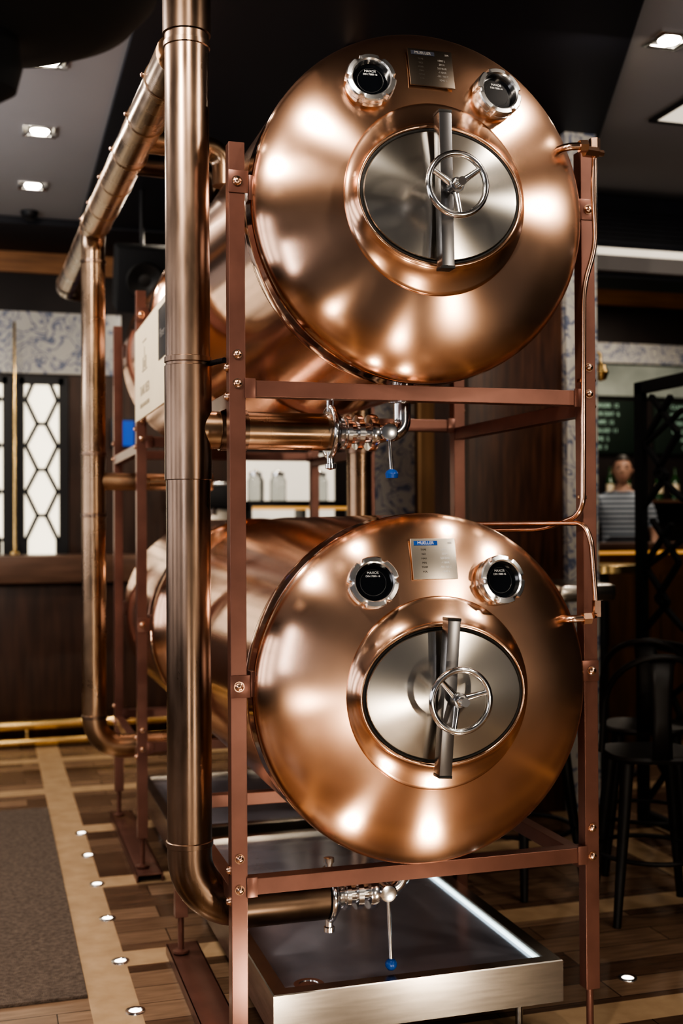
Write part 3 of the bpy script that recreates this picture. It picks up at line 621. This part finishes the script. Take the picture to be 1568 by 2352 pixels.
shirt=garment(me,lambda c:.95<c.z<1.475 and not(abs(c.x)>.175 and c.z<1.19) and c.y>-.2,.010)
trou=garment(me,lambda c:.07<c.z<1.03 and abs(c.x)<.185 and c.y>-.17,.008)
bm=bmesh.new(); bm.from_mesh(me)
for v in bmesh.ops.create_uvsphere(bm,u_segments=32,v_segments=24,radius=1)['verts']:
    x,y,z=v.co; n_=max(0,-z)
    v.co=Vector((x*.074*(1-.26*n_**1.3),y*.094*(1-.12*n_)-.045+(-.016*n_ if y<0 else -.02*n_),z*.115+1.635))
for s in(-1,1):
    for k in range(4):
        yy=-.150+k*.019; ln=(.066,.078,.072,.056)[k]; b=Vector((s*.230,yy,.845))
        tube_bm(bm,[b+Vector((0,0,.02)),b+Vector((0,-.004,-ln*.45)),b+Vector((-s*.008,-.006,-ln*.8)),b+Vector((-s*.018,-.006,-ln))],.008,10,True,[.010,.009,.008,.006])
    b=Vector((s*.228,-.140,.875)); tube_bm(bm,[b,b+Vector((-s*.012,-.022,-.022)),b+Vector((-s*.018,-.028,-.055))],.009,10,True,[.011,.010,.007])
    lathe_bm(bm,[(-.008,0),(-.006,.018),(.004,.024),(.008,.014),(.008,0)],(s*.074,-.035,1.632),(s,.25,0),14)
lathe_bm(bm,[(-.035,.005),(-.015,.008),(.008,.013),(.016,.011),(.022,0)],(0,-.139,1.632),(0,-.35,-1),12)
body=obj('body',fin(bm,'body'),'skin',PE,ang=80)
for s in(-1,1):
    lathe('eye',[(-.006,0),(-.004,.008),(.002,.007),(.004,0)],(s*.028,-.132,1.648),(0,-1,0),'ink',body,seg=12)
    tube('eyebrow',[(s*.014,-.138,1.667),(s*.03,-.136,1.671),(s*.045,-.127,1.667)],.003,'hair',body,R=0,seg=8,radii=[.002,.003,.002])
tube('mouth',[(-.022,-.126,1.583),(0,-.133,1.581),(.022,-.126,1.583)],.004,'lip',body,R=0,seg=8,radii=[.002,.005,.002])
bm=bmesh.new(); S=32; rows=[]
for j in range(11):
    row=[]
    for i in range(S):
        a=2*pi*i/S; fy=-sin(a)
        low=-.50+1.12*(max(0,min(1,(fy+.35)/.9)))
        ph=pi/2+(asin(max(-.95,low))-pi/2)*(j/10)
        row.append(bm.verts.new((.081*cos(ph)*cos(a),.101*cos(ph)*sin(a)-.042,.126*sin(ph)+1.634)))
    rows.append(row)
for A,B in zip(rows,rows[1:]):
    for i in range(S): bm.faces.new((A[i],A[(i+1)%S],B[(i+1)%S],B[i]))
bmesh.ops.remove_doubles(bm,verts=bm.verts,dist=.0005)
o=obj('hair',fin(bm,'h'),'hair',PE); md=o.modifiers.new('s','SOLIDIFY'); md.thickness=.004
obj('striped_shirt',shirt,'stripe',PE,ang=80)
obj('trousers',trou,'apron',PE,ang=80)
bm=bmesh.new(); vs=[]
for i in range(13):
    a=-pi/2+(i-6)*.2; vs.append([bm.verts.new((.19*cos(a)*w_,.155*sin(a),z)) for z,w_ in((.55,1.05),(.9,1.0),(1.02,.98),(1.12,.7))])
for A,B in zip(vs,vs[1:]):
    for k in range(3): bm.faces.new((A[k],B[k],B[k+1],A[k+1]))
o=obj('apron',fin(bm,'a'),'apron',PE); md=o.modifiers.new('s','SOLIDIFY'); md.thickness=.008
# ------------------------------------------------------------ lights
def area(x,y,z,size,power,col=(1,.89,.76),target=None,sy=None):
    l=D.lights.new('area','AREA'); l.energy=power; l.color=col; l.size=size; l.shape='DISK'
    if sy: l.shape='RECTANGLE'; l.size_y=sy
    o=D.objects.new('room_and_fill_light',l); o.location=(x,y,z); COL.objects.link(o)  # lamps of the room, plus unseen ones added as fill and for streaks
    if target: o.rotation_euler=(Vector(target)-Vector((x,y,z))).to_track_quat('-Z','Y').to_euler()
    return o
tg=(.54,0,1.5)
area(-1.5,-1.6,3.6,.18,58,target=tg)
area(-.1,-1.5,3.65,.12,18,target=tg)
area(1.8,-1.2,3.65,.12,16,target=tg)
area(3.0,-2.2,3.3,.16,20,target=tg)
area(-2.4,-3.4,1.9,.20,18,(.97,.96,1),target=tg,sy=1.3)
area(2.6,-4.6,2.0,.18,22,(1,.84,.66),target=(.54,0,1.4))
area(-.9,-4.6,.35,.15,14,(1,.86,.70),target=(.54,0,1))  # unseen low lamp added to draw streaks on the brushed heads
area(1.3,-4.2,.30,.15,14,(1,.84,.66),target=(.54,0,1))  # second low streak lamp, likewise added behind the camera
area(.22,-.75,.02,.10,4.5,(1,.86,.68),target=(.35,-.35,.9))
area(.85,-.80,.02,.10,4.5,(1,.84,.64),target=(.75,-.35,.9))
for p in((.22,-.75,0),(.85,-.80,0)): flight(p)
area(-2.3,2.8,2.4,1.6,42,(.93,.95,1),target=(-2.0,2.8,3.75))  # added up-facing fill that brightens the left ceiling, no fixture there
area(3.6,.6,2.6,1.0,8,(.95,.95,1),target=(3.4,.8,3.75))  # weaker added fill aimed up at the right ceiling
area(-1.6,1.2,3.6,.6,46,(1,.91,.82),target=(-.5,2.0,0))
area(-1.2,3.6,3.6,.3,42,(1,.88,.74))
area(4.2,3.9,3.1,.25,12,(1,.88,.76),target=(4.1,4.9,1.8))
area(4.6,5.2,3.5,.3,22,(1,.86,.70))
area(4.0,2.2,3.6,.3,5,(1,.85,.7))
area(.6,4.7,3.5,.3,18,(1,.88,.72))
area(1.9,1.2,3.6,.2,8,(1,.85,.68),target=(2.0,2.6,1.6))
W_=D.worlds.new('world'); SC.world=W_; W_.use_nodes=True; W_.node_tree.nodes['Background'].inputs[0].default_value=(.80,.76,.76,1); W_.node_tree.nodes['Background'].inputs[1].default_value=.10
# ------------------------------------------------------------ camera
cam=D.cameras.new('camera'); co=D.objects.new('camera',cam); COL.objects.link(co); SC.camera=co
cam.sensor_fit='VERTICAL'; cam.sensor_height=36; cam.lens=2680.26/2352*36; cam.clip_start=.05
yaw,pit,rol=.2932,.0111,.0053
fw=Vector((sin(yaw)*cos(pit),cos(yaw)*cos(pit),sin(pit))); r=Vector((cos(yaw),-sin(yaw),0)); u=r.cross(fw)
r2=r*cos(rol)-u*sin(rol); u2=u*cos(rol)+r*sin(rol)
co.matrix_world=Matrix.Translation((-.6559,-3.1791,1.57))@Matrix((r2,u2,-fw)).transposed().to_4x4()
cam.dof.use_dof=True; cam.dof.focus_distance=3.15; cam.dof.aperture_fstop=2.2
try:
    SC.view_settings.look='AgX - High Contrast'; SC.view_settings.exposure=.2
except Exception as e: print(e)
